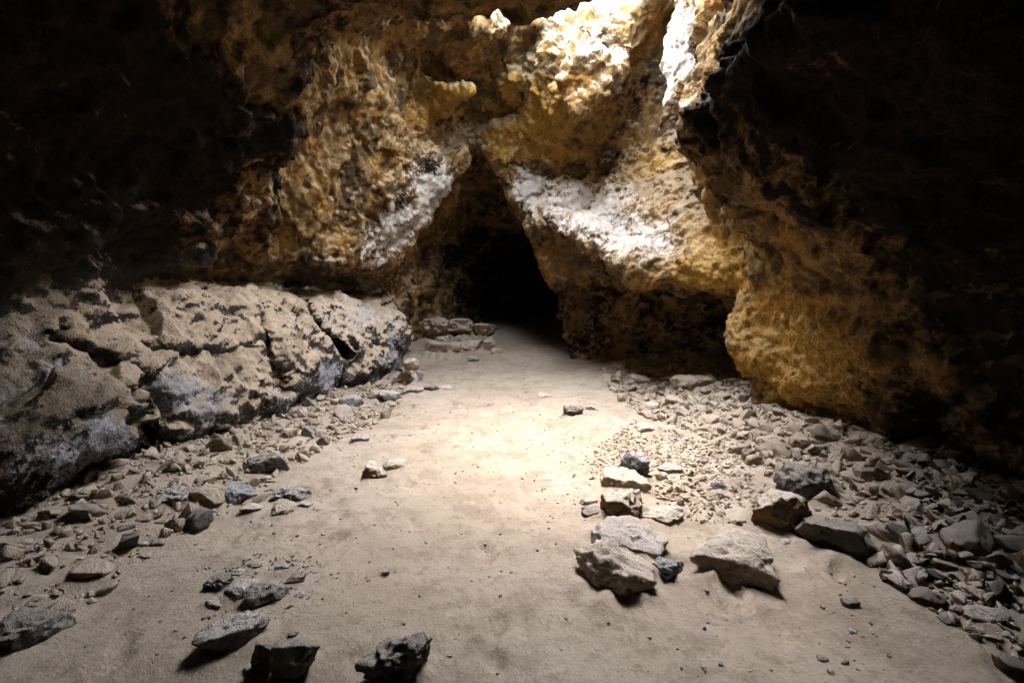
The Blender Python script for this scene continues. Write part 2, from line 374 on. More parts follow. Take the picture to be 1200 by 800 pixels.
# ------------------------------------------------------------------ materials
def nt_new(name):
    m = bpy.data.materials.new(name); m.use_nodes = True
    t = m.node_tree; b = t.nodes['Principled BSDF']
    return m, t, b
class NT:
    def __init__(s, name):
        s.m, s.t, s.b = nt_new(name)
    def n(s, typ, **kw):
        o = s.t.nodes.new(typ)
        for k, v in kw.items(): setattr(o, k, v)
        return o
    def lk(s, a, b): s.t.links.new(a, b)
    def coord(s, kind='Object'):
        if not hasattr(s, 'tc'): s.tc = s.n('ShaderNodeTexCoord')
        return s.tc.outputs[kind]
    def noise(s, scale, detail=6, rough=.6, vec=None, dist=0):
        o = s.n('ShaderNodeTexNoise'); o.inputs['Scale'].default_value = scale; o.inputs['Detail'].default_value = detail
        o.inputs['Roughness'].default_value = rough; o.inputs['Distortion'].default_value = dist
        s.lk(vec or s.coord(), o.inputs['Vector']); return o.outputs['Fac']
    def n_col(s, scale):
        o = s.n('ShaderNodeTexNoise'); o.inputs['Scale'].default_value = scale; o.inputs['Detail'].default_value = 3
        s.lk(s.coord(), o.inputs['Vector']); return o.outputs['Color']
    def voro(s, scale, feature='F1', vec=None):
        o = s.n('ShaderNodeTexVoronoi'); o.feature = feature; o.inputs['Scale'].default_value = scale
        s.lk(vec or s.coord(), o.inputs['Vector']); return o.outputs['Distance']
    def ramp(s, fac, a, b, ca=(0, 0, 0), cb=(1, 1, 1)):
        o = s.n('ShaderNodeValToRGB'); e = o.color_ramp.elements
        e[0].position = a; e[1].position = b; e[0].color = (*ca, 1); e[1].color = (*cb, 1)
        s.lk(fac, o.inputs[0]); return o.outputs[0]
    def math(s, op, a, b=None, clamp=False):
        o = s.n('ShaderNodeMath', operation=op); o.use_clamp = clamp
        for k, v in enumerate((a, b)):
            if v is None: continue
            if isinstance(v, (int, float)): o.inputs[k].default_value = v
            else: s.lk(v, o.inputs[k])
        return o.outputs[0]
    def step(s, v, a, b):
        o = s.n('ShaderNodeMapRange'); o.interpolation_type = 'SMOOTHSTEP'
        o.inputs[1].default_value = a; o.inputs[2].default_value = b; s.lk(v, o.inputs[0]); return o.outputs[0]
    def mix(s, f, a, b):
        o = s.n('ShaderNodeMix', data_type='RGBA')
        for sock, v in ((o.inputs[0], f), (o.inputs[6], a), (o.inputs[7], b)):
            if isinstance(v, (int, float)): sock.default_value = v
            elif isinstance(v, tuple): sock.default_value = (*v, 1)
            else: s.lk(v, sock)
        return o.outputs[2]
    def attr(s, name):
        o = s.n('ShaderNodeAttribute', attribute_name=name); return o.outputs['Fac']
    def nz(s):
        g = s.n('ShaderNodeNewGeometry'); x = s.n('ShaderNodeSeparateXYZ'); s.lk(g.outputs['Normal'], x.inputs[0]); return x.outputs[2]
    def bump(s, h, strength, dist, prev=None):
        o = s.n('ShaderNodeBump'); o.inputs['Strength'].default_value = strength; o.inputs['Distance'].default_value = dist
        s.lk(h, o.inputs['Height'])
        if prev is not None: s.lk(prev, o.inputs['Normal'])
        return o.outputs[0]
    def done(s, colr, rough=.92, normal=None, spec=.15):
        s.lk(colr, s.b.inputs['Base Color']); s.b.inputs['Roughness'].default_value = rough
        s.b.inputs['Specular IOR Level'].default_value = spec
        if normal is not None: s.lk(normal, s.b.inputs['Normal'])
        return s.m

def wall_material():
    k = NT('lava_wall')
    mid, fine = k.noise(6, 4, .65), k.noise(28, 4, .7)
    pits = k.voro(42)
    basalt = k.mix(k.ramp(mid, .35, .7), (.007, .0056, .005), (.024, .017, .013))
    ochre = k.mix(k.ramp(mid, .3, .7), (.085, .052, .022), (.30, .185, .072))
    var = k.noise(1.6, 4, .65)
    ochre = k.mix(k.step(var, .50, .60), ochre, k.mix(fine, (.045, .028, .014), (.13, .085, .045)))
    ochre = k.mix(k.math('MULTIPLY', k.step(var, .46, .36), .8), ochre, k.mix(fine, (.19, .095, .026), (.36, .195, .055)))
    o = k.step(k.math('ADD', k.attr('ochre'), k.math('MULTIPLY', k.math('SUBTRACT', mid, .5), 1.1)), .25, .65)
    basalt = k.mix(k.math('MULTIPLY', k.attr('greybase'), .8, True), basalt, k.mix(fine, (.03, .027, .024), (.17, .15, .13)))
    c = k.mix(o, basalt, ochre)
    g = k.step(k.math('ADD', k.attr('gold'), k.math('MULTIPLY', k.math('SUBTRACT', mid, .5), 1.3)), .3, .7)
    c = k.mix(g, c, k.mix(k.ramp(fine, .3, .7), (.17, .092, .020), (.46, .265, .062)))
    grain = k.noise(75, 3, .75)
    c = k.mix(k.math('MULTIPLY', k.step(grain, .50, .60), .5), c, k.mix(.7, c, (.012, .010, .008)))
    dn = k.math('ADD', k.nz(), k.math('MULTIPLY', k.math('SUBTRACT', fine, .5), 1.4))
    dn = k.math('ADD', dn, k.math('MULTIPLY', k.math('SUBTRACT', mid, .5), .9))
    dm = k.math('MULTIPLY', k.step(dn, .02, .40), k.attr('dust'))
    c = k.mix(dm, c, k.mix(k.ramp(mid, .35, .65), (.44, .325, .205), (.54, .42, .285)))
    b = k.math('MULTIPLY', k.step(k.math('ADD', k.attr('bluegrey'), k.math('MULTIPLY', k.math('SUBTRACT', fine, .5), 1.6)), .42, .66), .85)
    c = k.mix(b, c, k.mix(k.ramp(fine, .3, .7), (.13, .128, .132), (.42, .41, .415)))
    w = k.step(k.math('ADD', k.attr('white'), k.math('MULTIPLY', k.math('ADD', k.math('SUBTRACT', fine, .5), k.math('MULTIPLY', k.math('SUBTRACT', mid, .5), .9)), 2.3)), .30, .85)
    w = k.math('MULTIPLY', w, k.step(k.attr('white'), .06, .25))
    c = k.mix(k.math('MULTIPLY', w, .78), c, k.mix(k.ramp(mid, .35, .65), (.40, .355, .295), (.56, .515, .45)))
    c = k.mix(k.math('MULTIPLY', k.step(grain, .52, .62), .28), c, k.mix(.72, c, (.012, .010, .008)))
    ad = k.n('ShaderNodeMix', data_type='RGBA', blend_type='ADD'); k.lk(k.math('MULTIPLY', k.step(grain, .44, .36), .45), ad.inputs[0]); k.lk(c, ad.inputs[6]); k.lk(c, ad.inputs[7]); c = ad.outputs[2]
    h = k.math('ADD', k.math('MULTIPLY', fine, .75), k.math('MULTIPLY', k.step(pits, .0, .45), .16))
    h = k.math('ADD', h, k.math('MULTIPLY', grain, .22))
    nrm = k.bump(h, 1.0, .034)
    nrm = k.bump(k.noise(110, 2, .7), .5, .008, nrm)
    return k.done(c, 1.0, nrm, .02)
M_WALL = wall_material()

def floor_material():
    k = NT('dusty_floor')
    big, mid, fine = k.noise(.7, 3, .6), k.noise(3.2, 4, .62, dist=.4), k.noise(30, 3, .7)
    c = k.mix(k.ramp(big, .35, .65), (.355, .28, .20), (.415, .34, .255))
    c = k.mix(k.math('MULTIPLY', k.step(mid, .48, .66), .6), c, (.285, .225, .16))
    c = k.mix(k.math('MULTIPLY', k.step(k.noise(1.9, 5, .75), .52, .60), .55), c, (.25, .195, .14))
    c = k.mix(k.math('MULTIPLY', k.step(k.noise(14, 3, .7), .52, .68), .6), c, (.25, .19, .13))
    c = k.mix(k.math('MULTIPLY', k.step(k.noise(90, 2, .7), .60, .72), .6), c, (.14, .11, .085))
    c = k.mix(k.math('MULTIPLY', k.step(k.noise(60, 2, .6), .66, .74), .6), c, (.60, .53, .44))
    h = k.math('ADD', k.math('MULTIPLY', k.noise(5, 4, .55), .9), k.math('MULTIPLY', k.step(fine, .35, .75), .22))
    nrm = k.bump(h, .5, .04)
    nrm = k.bump(k.noise(140, 2, .7), .22, .006, nrm)
    return k.done(c, .95, nrm, .08)
M_FLOOR = floor_material()

def rock_material(name, dark, light, dust, lo=.25, hi=.7, pit=.5, dusty=1.0):
    k = NT(name)
    oi = k.n('ShaderNodeObjectInfo')
    vm = k.n('ShaderNodeVectorMath', operation='ADD'); k.lk(k.coord(), vm.inputs[0])
    cmb = k.n('ShaderNodeCombineXYZ')
    for i in range(3): k.lk(k.math('MULTIPLY', oi.outputs['Random'], 40.0 + 13 * i), cmb.inputs[i])
    k.lk(cmb.outputs[0], vm.inputs[1]); vec = vm.outputs[0]
    mid, fine = k.noise(9, 4, .65, vec), k.noise(45, 3, .7, vec)
    pits = k.voro(70, vec=vec)
    c = k.mix(k.ramp(mid, .33, .68), dark, light)
    c = k.mix(k.math('MULTIPLY', k.step(oi.outputs['Random'], 0, 1), .35), c, k.mix(.5, c, (.20, .13, .07)))
    dn = k.math('ADD', k.nz(), k.math('MULTIPLY', k.math('SUBTRACT', fine, .5), 1.1))
    dn = k.math('ADD', dn, k.math('MULTIPLY', k.math('SUBTRACT', mid, .5), .7))
    c = k.mix(k.math('MULTIPLY', k.step(dn, lo, hi), dusty), c, dust)
    c = k.mix(k.math('MULTIPLY', k.step(pits, .28, .12), pit), c, (.03, .025, .02))
    h = k.math('ADD', k.math('MULTIPLY', fine, .8), k.math('MULTIPLY', k.step(pits, .05, .4), .4))
    nrm = k.bump(h, .8, .016)
    nrm = k.bump(k.noise(180, 1, .7, vec), .4, .004, nrm)
    return k.done(c, .93, nrm, .12)
M_ROCK = {
 'pale': rock_material('pale_rock', (.22, .17, .12), (.38, .30, .22), (.48, .40, .31), .2, .7, .25),
 'tan': rock_material('tan_rock', (.22, .16, .10), (.35, .27, .185), (.44, .355, .26), .1, .6, .2),
 'grey': rock_material('grey_rock', (.10, .095, .09), (.26, .245, .23), (.44, .38, .32), .3, .85, .45),
 'blue': rock_material('blue_grey_rock', (.125, .125, .13), (.25, .25, .262), (.36, .335, .31), .5, 1.1, .5),
 'brown': rock_material('brown_rock', (.085, .052, .026), (.19, .12, .06), (.50, .42, .33), .35, .7, .35),
 'dark': rock_material('dark_lava_rock', (.05, .044, .038), (.13, .115, .10), (.30, .255, .205), .42, .95, .55),
}

# ------------------------------------------------------------------ mesh helpers
def link(name, me, mat=None, parent=None):
    o = bpy.data.objects.new(name, me); col.objects.link(o)
    if mat and me is not None and not me.materials: me.materials.append(mat)
    if parent: o.parent = parent
    return o
def mesh_np(name, V, Q, attrs=None, smooth=True):
    used, inv = np.unique(Q, return_inverse=True)
    v = V[used]; q = inv.reshape(Q.shape)
    me = bpy.data.meshes.new(name)
    me.vertices.add(len(v)); me.vertices.foreach_set('co', v.astype(f32).ravel())
    me.loops.add(q.size); me.loops.foreach_set('vertex_index', q.ravel().astype(np.int32))
    me.polygons.add(len(q)); me.polygons.foreach_set('loop_start', (np.arange(len(q)) * q.shape[1]).astype(np.int32))
    if smooth: me.polygons.foreach_set('use_smooth', np.ones(len(q), bool))
    for k, a in (attrs or {}).items():
        me.attributes.new(k, 'FLOAT', 'POINT').data.foreach_set('value', a[used].astype(f32))
    me.update(calc_edges=True); me.validate(); return me
def tag(o, label=None, cat=None, group=None, kind=None):
    for k, v in (('label', label), ('category', cat), ('group', group), ('kind', kind)):
        if v: o[k] = v
    return o

# ------------------------------------------------------------------ stain masks on the cave shell, some with light and shade put in
def blob(c, r, p=V):
    q = (p - np.array(c, f32)) / np.array(r, f32)
    return np.exp(-(q * q).sum(1))
x, y, z = V[:, 0], V[:, 1], V[:, 2]
n1 = fbm(V, .8, 4, 41); n2 = fbm(V, .35, 3, 51)
att = {}
alc_shade = sstep(.4, .9, x) * sstep(2.5, 2.0, z) * sstep(8.0, 8.8, y)  # less ochre under the brow: alcove shade put into the colour
att['ochre'] = np.clip(-.25 * alc_shade - .08 * sstep(-1.0, -1.9, x) * sstep(1.9, 2.1, z) + .72 * np.where(x > 0, sstep(2.9, 5.3, y), sstep(4.4, 7.0, y)) * sstep(16.5, 13, y) + .38 * n1, 0, 1)  # ochre gives way to basalt towards the camera: light falloff put into the colour
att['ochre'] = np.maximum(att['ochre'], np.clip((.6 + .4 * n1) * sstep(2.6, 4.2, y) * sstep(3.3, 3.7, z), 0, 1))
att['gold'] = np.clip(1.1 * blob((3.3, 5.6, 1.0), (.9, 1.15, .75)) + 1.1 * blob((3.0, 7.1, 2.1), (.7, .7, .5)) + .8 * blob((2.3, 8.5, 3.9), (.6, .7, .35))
                      + 1.15 * blob((-.4, 8.9, 4.75), (1.4, 1.2, .7)) + .6 * blob((.6, 9.6, 4.4), (.8, .8, .4)) + .25 * n2, 0, 1)  # the vault blobs put golden bounce light into the colour
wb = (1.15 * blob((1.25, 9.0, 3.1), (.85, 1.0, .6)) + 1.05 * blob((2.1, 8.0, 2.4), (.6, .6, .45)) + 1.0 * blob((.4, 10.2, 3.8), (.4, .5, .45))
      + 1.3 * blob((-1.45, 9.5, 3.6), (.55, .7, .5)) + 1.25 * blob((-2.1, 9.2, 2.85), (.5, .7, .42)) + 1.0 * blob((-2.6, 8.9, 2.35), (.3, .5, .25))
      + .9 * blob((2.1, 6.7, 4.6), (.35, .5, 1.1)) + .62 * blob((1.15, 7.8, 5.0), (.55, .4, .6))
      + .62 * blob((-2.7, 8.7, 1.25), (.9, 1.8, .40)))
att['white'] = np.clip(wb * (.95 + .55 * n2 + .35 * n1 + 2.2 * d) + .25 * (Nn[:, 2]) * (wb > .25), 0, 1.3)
led = sstep(2.4, 1.6, z) * sstep(-1.7, -2.1, x) * sstep(11.2, 10.6, y)
att['bluegrey'] = np.clip(led * (.34 * sstep(1.25, .5, z) + .42 * n1 + .25 * n2 + .05 + .14 * sstep(6.5, 9, y)), 0, 1)
att['ochre'] *= 1 - .75 * led
att['greybase'] = led * (.7 + .4 * n2) * sstep(2.8, 4.8, y)  # fades out at the near end: falling light put into the ledge colour
att['dust'] = np.clip(led * (.9 + .3 * sstep(5.5, 8, y)) * (1 + .6 * n1) * (.08 + .92 * sstep(3.2, 5.2, y)) + .25 * sstep(6.5, 8, y) * sstep(12, 10, y) + .15, 0, 1)  # settled dust, thinned towards the camera so its colour carries the light falloff

# ------------------------------------------------------------------ split the shell into the pieces of the setting
fc = V[Q].mean(1); fn = Nn[Q].mean(1)
X_, Y_, Z_ = fc[:, 0], fc[:, 1], fc[:, 2]
part = np.full(len(Q), 'ceiling', dtype=object)
lo_z = np.interp(Y_, [0, 6, 8, 10.5], [3.4, 3.4, 3.0, 3.0])
part[(X_ < -1.2) & (Z_ < 3.6)] = 'left_wall'
part[(X_ > 1.6) & (Z_ < 3.7) & (Y_ < 7.0)] = 'right_wall'
part[(Y_ < -1.6)] = 'rear_wall'
back = (Y_ > 8.0) & (X_ > -1.2) | ((Y_ > 6.85) & (X_ > 1.6)) | ((Y_ > 7.2) & (X_ > 0))
part[back & (Y_ > 6.8)] = 'back_wall'
part[(Y_ > 10.75) & (Z_ < 5.2)] = 'tunnel'
part[(X_ < -1.9) & (Z_ < 1.70) & (Y_ > 1.9) & (Y_ < 10.75)] = 'rock_ledge'
lipz = np.interp(X_, [.2, .35, 1.24, 2.06, 3.1], [3.3, 3.1, 2.35, 1.72, 1.68])
crease = np.interp(X_, [.2, 1.7, 2.7, 3.7], [3.7, 4.05, 3.9, 3.6])
part[(X_ > .3) & (Y_ > 6.85) & (Y_ < 10.4) & (Z_ > lipz) & (Z_ < crease)] = 'rock_overhang'
part[(X_ > .45) & (X_ < 1.75) & (Y_ > 7.0) & (Z_ > 4.5) & (Y_ < 9.2)] = 'hanging_rock'
part[(X_ > 1.55) & (Y_ > 5.7) & (Y_ < 7.3) & (Z_ > 3.45)] = 'rock_fin'
for nm in ('ceiling', 'left_wall', 'right_wall', 'rear_wall', 'back_wall', 'tunnel'):
    q = Q[part == nm]
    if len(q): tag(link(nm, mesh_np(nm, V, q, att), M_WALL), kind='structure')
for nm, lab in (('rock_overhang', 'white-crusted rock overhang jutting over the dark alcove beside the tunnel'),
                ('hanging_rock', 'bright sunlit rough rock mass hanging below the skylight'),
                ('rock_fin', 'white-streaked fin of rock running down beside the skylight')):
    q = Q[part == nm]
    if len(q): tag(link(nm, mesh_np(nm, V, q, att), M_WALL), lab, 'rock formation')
led_root = bpy.data.objects.new('rock_ledge', None); col.objects.link(led_root); led_root.location = (-3.4, 6, 0)
tag(led_root, 'waist-high dusty lava ledge split by cracks along the cave wall', 'rock ledge')
ycr = [6.55 - .35 * (Z_ - .6), 8.2 - .9 * (Z_ - .9)]
isl = part == 'rock_ledge'
for m in (Y_ < ycr[0], (Y_ >= ycr[0]) & (Y_ < ycr[1]), Y_ >= np.maximum(ycr[0], ycr[1])):
    q = Q[isl & m]
    if len(q):
        o = link('ledge_block', mesh_np('ledge_block', V, q, att), M_WALL, led_root)
        o.matrix_parent_inverse = Matrix.Translation((3.4, -6, 0))

def fz(xx, yy): return float(floor_h(np.array([xx]), np.array([yy]))[0])

# ------------------------------------------------------------------ rocks
import bmesh
_ico = {}
def ico(sub):
    if sub not in _ico:
        bm = bmesh.new(); bmesh.ops.create_icosphere(bm, subdivisions=sub, radius=1)
        v = np.array([p.co[:] for p in bm.verts], f32); t = np.array([[q.index for q in fc_.verts] for fc_ in bm.faces]); bm.free()
        _ico[sub] = (v / np.linalg.norm(v, axis=1)[:, None], t)
    return _ico[sub]
def rock_shape(seed, sub=3, dims=(1, 1, 1), planes=13, rough=.06, jag=0.0, flat=0.0):
    r = np.random.RandomState(seed)
    v, t = ico(sub)
    n = r.normal(size=(planes, 3)); n /= np.linalg.norm(n, axis=1)[:, None]
    h = r.uniform(.45, 1.0, planes)
    bxn = np.array([[1, 0, 0], [-1, 0, 0], [0, 1, 0], [0, -1, 0], [0, 0, 1], [0, 0, -1]], float) + r.normal(size=(6, 3)) * .28
    bxn /= np.linalg.norm(bxn, axis=1)[:, None]
    n = np.concatenate([n, bxn]); h = np.concatenate([h * .35 + .55, r.uniform(.6, .85, 4), [(1 - flat) * .75, .7]])
    dn = v @ n.T
    rad = np.where(dn > 1e-3, h / np.maximum(dn, 1e-3), 9)
    rad = -np.log(np.exp(-np.minimum(rad, 3) * 110).sum(1)) / 110
    p = (v * np.clip(rad, .25, 1.35)[:, None]).astype(f32)
    p = p * np.array(dims, f32)
    ext = p.max(0) - p.min(0); p = (p - (p.max(0) + p.min(0)) / 2) / ext * np.array(dims, f32)
    m = float(np.mean(dims))
    nn = v / np.array(dims, f32); nn /= np.linalg.norm(nn, axis=1)[:, None]
    q = p / m + seed * 3.7
    d = rough * (.7 * perlin(q, .45, 1) + .8 * (.3 - np.abs(perlin(q, .24, 2))) + .45 * perlin(q, .12, 3))
    if sub >= 4: d += rough * (.35 * (.3 - np.abs(perlin(q, .07, 5))) + .2 * perlin(q, .035, 6))
    if jag: d += jag * (.3 - np.abs(perlin(q, .35, 7))) * 2 - jag * np.maximum(0, perlin(q, .16, 8)) * .9
    return (p + nn * (d * m)[:, None]).astype(f32), t
def rock_mesh(seed, **kw):
    v, t = rock_shape(seed, **kw)
    return mesh_np('rock', v, t)

placed = []     # x, y, radius
def put_rock(px, py, w, h, kind, label=None, group=None, dr=.8, rot=0, seed=None, sub=5, jag=0.03, flat=0.0, rough=.085, planes=13, lift=0.0, tilt=0, cat='rock'):
    seed = seed if seed is not None else int(px * 7 + py * 13) % 9973
    zf = lift
    for _ in range(14):
        xx, yy, t = on_floor(px, py, zf); zf += .4 * (fz(xx, yy) + lift - zf)
    W = w * t / FPX; D = W * dr
    dist = math.hypot(yy, CAM_Z - zf); sn = (CAM_Z - zf) / dist; cs = yy / dist
    H = max((h * t / FPX - D * sn * .85) / cs, .32 * W)
    k = (yy + D * .42) / yy                               # the contact pixel is the near edge
    xx, yy = xx * k, yy * k
    zf = fz(xx, yy) + lift
    me = rock_mesh(seed, sub=sub, dims=(W, D, H), planes=planes, rough=rough, jag=jag, flat=flat)
    o = link('rock', me, M_ROCK[kind])
    o.location = (xx, yy, zf + H * .35); o.rotation_euler = (0, math.radians(tilt), math.radians(rot))
    tag(o, label, cat, group)
    placed.append((xx, yy, max(W, D) * .5)); return o

CL = 'rocks clustered on the open floor'
# cluster right of centre
put_rock(745, 562, 32, 38, 'blue', 'pointed blue-grey rock standing upright behind the pale slab', CL, .8, 10, jag=.05, planes=9)
put_rock(728, 577, 54, 30, 'pale', 'flat pale slab wedged between the pointed blue rock and brown block', CL, 1.0, flat=.3, planes=9)
put_rock(731, 613, 56, 50, 'brown', 'angular brown block with a pale dusty top in the middle of the cluster', CL, .75, 8, planes=8, seed=12)
put_rock(775, 617, 50, 30, 'brown', 'low flat-topped brown stone at the side of the angular brown block', CL, .8, -12, flat=.3, planes=8)
put_rock(734, 654, 92, 52, 'grey', 'rough pale-topped slab overhanging its own shadow below the brown block', CL, .7, -18, flat=.35, planes=10, jag=.04)
put_rock(716, 696, 106, 74, 'pale', 'longest dusty slab of the cluster, lying nearest to the open floor', CL, .62, -32, flat=.3, planes=11, jag=.05, seed=77)
put_rock(784, 683, 38, 33, 'blue', 'small pitted dark rock on bare dust below the slabs', CL, .85, jag=.10)
put_rock(851, 686, 98, 74, 'pale', 'large angular block with broad flat dusty top and dark broken end', CL, .8, -14, flat=.15, planes=8, seed=41)
put_rock(887, 690, 17, 23, 'pale', 'little white stone leaning at the corner of the large angular block', CL, .8)
put_rock(910, 625, 64, 66, 'brown', 'upright block with a dark brown face beside the rubble slope', CL, .8, 14, planes=8, seed=23)
put_rock(940, 590, 68, 58, 'dark', 'grey-topped boulder behind the dark-faced block on the rubble slope', CL, .8, -8, planes=10)
put_rock(978, 654, 92, 62, 'dark', 'wedge-shaped grey slab casting a deep shadow at the rubble edge', CL, .7, -22, flat=.25, planes=8, seed=57)
put_rock(937, 643, 12, 10, 'blue', 'tiny blue-grey stone in front of the wedge-shaped slab', CL, .8, sub=3)
put_rock(921, 640, 14, 11, 'pale', 'tiny pale stone beside the tiny blue-grey one', CL, .8, sub=3)
put_rock(1052, 585, 40, 22, 'tan', 'flat-topped tan stone among rubble right of the wedge-shaped slab', CL, .8, 10)
put_rock(1065, 612, 36, 26, 'tan', 'block-shaped tan stone among rubble right of the wedge-shaped slab', CL, .8, 20, planes=8)
put_rock(672, 489, 24, 18, 'dark', 'speckled dark rock alone on the pale floor', CL, .85, jag=.05)
put_rock(692, 481, 13, 8, 'grey', 'small grey stone just behind the speckled dark rock', CL, .8, sub=4)
put_rock(638, 467, 18, 7, 'pale', 'pale flat stone farthest out on the open floor', CL, .8, sub=4, flat=.3)
put_rock(785, 556, 30, 12, 'grey', 'long low grey stone in gravel right of the pointed blue rock', CL, .6, -10, sub=4)
put_rock(842, 575, 18, 15, 'blue', 'round bluish stone in gravel left of the dark-faced block', CL, .8, sub=4)
put_rock(757, 508, 30, 13, 'pale', 'low pale stone at the upper edge of the gravel patch', CL, .7, sub=4)
put_rock(690, 596, 24, 16, 'grey', 'small grey chip left of the angular brown block', CL, .7, sub=4, flat=.2)
put_rock(697, 608, 34, 16, 'dark', 'dark jagged stone tucked above the longest slab', CL, .7, sub=4, jag=.06)
# left-centre
CF = 'rocks lying on the left part of the floor'
put_rock(440, 562, 31, 25, 'brown', 'white-topped rock with brown front on open floor', CF, .85, 0, planes=14, seed=19)
put_rock(464, 552, 30, 18, 'pale', 'paler low rock touching the white-topped rock', CF, .8, 0, sub=4, planes=14, seed=27)
put_rock(316, 557, 50, 36, 'grey', 'large grey boulder with a dark end beside the ledge rubble', CF, .7, 20, planes=8, seed=31)
put_rock(279, 593, 44, 32, 'blue', 'blue-grey rock in front of the tan boulder by the ledge', CF, .8, planes=9, jag=.03)
put_rock(246, 596, 44, 34, 'tan', 'smooth tan boulder behind the blue-grey rock', CF, .8, planes=8, rough=.035)
put_rock(344, 588, 52, 20, 'grey', 'rough dark crusty rock lying behind small pale stones', CF, .6, 10, jag=.09)
put_rock(331, 606, 28, 20, 'pale', 'pale angular stone in front of the dark crusty rock', CF, .8)
put_rock(357, 596, 20, 12, 'grey', 'small flaky stone at the right end of the crusty rock', CF, .8, sub=4)
put_rock(297, 602, 26, 13, 'brown', 'small brown stone between blue-grey and pale angular stones', CF, .7, sub=4)
put_rock(205, 595, 42, 30, 'grey', 'grey stone jammed against tan boulder at ledge foot', CF, .8)
put_rock(109, 683, 48, 25, 'tan', 'rounded egg-like pale boulder near the dark corner', CF, .8, -8, planes=20, rough=.025)
put_rock(38, 765, 76, 56, 'dark', 'big dark boulder in the corner below the egg-like boulder', CF, .8, planes=12, jag=.05)
put_rock(184, 642, 22, 11, 'dark', 'small dark chip alone on dust near ledge rubble', CF, .7, sub=4)
put_rock(172, 655, 14, 6, 'brown', 'flat brown chip below the small dark chip', CF, .7, sub=3)
put_rock(423, 519, 22, 13, 'grey', 'small light grey stone on sand below the rock row', CF, .8, sub=4)
put_rock(338, 516, 22, 18, 'tan', 'squarish tan stone above the large grey boulder', CF, .8, sub=4)
# near foreground
CN = 'rocks nearest to the camera'
put_rock(258, 692, 30, 22, 'dark', 'dark stone at the outer end of the half-buried foreground group', CN, .8, jag=.05)
put_rock(287, 704, 46, 30, 'grey', 'half-buried grey hump in the foreground group', CN, .8, rough=.04)
put_rock(313, 712, 46, 33, 'dark', 'dark block leaning in front of the half-buried grey hump', CN, .7, 15, planes=8)
put_rock(347, 684, 24, 15, 'dark', 'small dark stone in the hollow rim behind the foreground group', CN, .7, sub=4)
put_rock(252, 714, 24, 16, 'grey', 'small grey stone below the outer dark stone of the foreground group', CN, .8, sub=4)
put_rock(298, 668, 18, 8, 'dark', 'dark chip behind the half-buried grey hump', CN, .7, sub=3)
for px_, py_, w_, lab_ in ((268, 706, 20, 'crumbly stone between the grey hump and outer dark stone'), (330, 668, 16, 'small chip at the back rim of the broken foreground patch'),
                           (322, 690, 18, 'stone wedged behind the leaning dark block'), (352, 700, 14, 'pale chip at the open end of the broken foreground patch'), (280, 676, 20, 'flat chip lying behind the outer dark stone')):
    put_rock(px_, py_, w_, w_ * .6, 'grey', lab_, CN, .8, sub=4)
put_rock(275, 768, 82, 50, 'grey', 'long low charcoal-grey slab below the foreground group', CN, .6, 22, flat=.2, jag=.04, planes=10)
put_rock(349, 803, 54, 66, 'dark', 'tall ribbed dark block cut by the lower picture edge', CN, .8, 12, planes=8, jag=.04)
put_rock(314, 788, 30, 42, 'dark', 'black shard against the tall ribbed dark block', CN, .7, planes=8, tilt=18)
put_rock(294, 790, 18, 14, 'grey', 'small crumbly stone next to the black shard', CN, .8, sub=4)
put_rock(464, 806, 78, 70, 'dark', 'jagged black clinker with a pointed top at lower picture edge', CN, .75, 0, jag=.14, planes=7, seed=66)
put_rock(452, 675, 9, 9, 'grey', 'single round pebble on bare dust above the black clinker', CN, .9, sub=3, planes=24)
put_rock(343, 748, 12, 10, 'dark', 'small dark chip above the tall ribbed block', CN, .8, sub=3)
put_rock(962, 776, 16, 9, 'dark', 'lone dark chip on the right foreground dust', CN, .8, sub=3)
put_rock(994, 712, 18, 14, 'dark', 'dark chip above paler chips on the right foreground dust', CN, .8, sub=3)
# back left and tunnel mouth
CB = 'rocks stacked at the end of the ledge'
put_rock(476, 452, 30, 24, 'pale', 'blocky pale stone at the bottom of the stack by the ledge end', CB, .8, planes=8)
put_rock(490, 449, 12, 20, 'blue', 'blue-grey upright stone leaning on the stack by the ledge end', CB, .8, sub=4)
put_rock(482, 434, 19, 18, 'tan', 'tan stone crowning the stack by the ledge end', CB, .8, sub=4, lift=.30)
put_rock(486, 462, 24, 12, 'grey', 'grey stone in front of the stack by the ledge end', CB, .8, sub=4)
put_rock(506, 460, 18, 12, 'dark', 'dark stone of the short row in front of the stack', CB, .8, sub=4)
put_rock(521, 458, 18, 9, 'pale', 'pale outer stone of the short row in front of the stack', CB, .8, sub=4)
put_rock(455, 472, 28, 17, 'grey', 'grey block in the rock row under the ledge end', CB, .8, sub=4)
put_rock(442, 470, 20, 16, 'pale', 'pale block in the rock row under the ledge end', CB, .8, sub=4)
put_rock(410, 478, 32, 20, 'grey', 'broad grey block where the rock row meets the ledge', CB, .8, sub=4)
put_rock(436, 448, 18, 14, 'grey', 'grey stone tight under the white ledge front', CB, .8, sub=4)
CT_ = 'boulders at the tunnel mouth'
put_rock(553, 412, 26, 17, 'pale', 'pale oblong boulder at the tunnel mouth', CT_, .8, planes=8)
put_rock(573, 413, 15, 19, 'pale', 'upright pale boulder at the right end of the tunnel mouth row', CT_, .8, planes=8)
put_rock(520, 409, 20, 18, 'pale', 'rounded pale boulder at the left of the tunnel mouth row', CT_, .8)
put_rock(519, 416, 44, 10, 'pale', 'low flat slab before the tunnel mouth boulders', CT_, .6, flat=.4)
put_rock(582, 416, 14, 10, 'pale', 'small pale stone at the foot of the upright boulder', CT_, .8, sub=4)
put_rock(555, 425, 13, 9, 'grey', 'small lone stone on sand before the tunnel mouth', CT_, .8, sub=4)
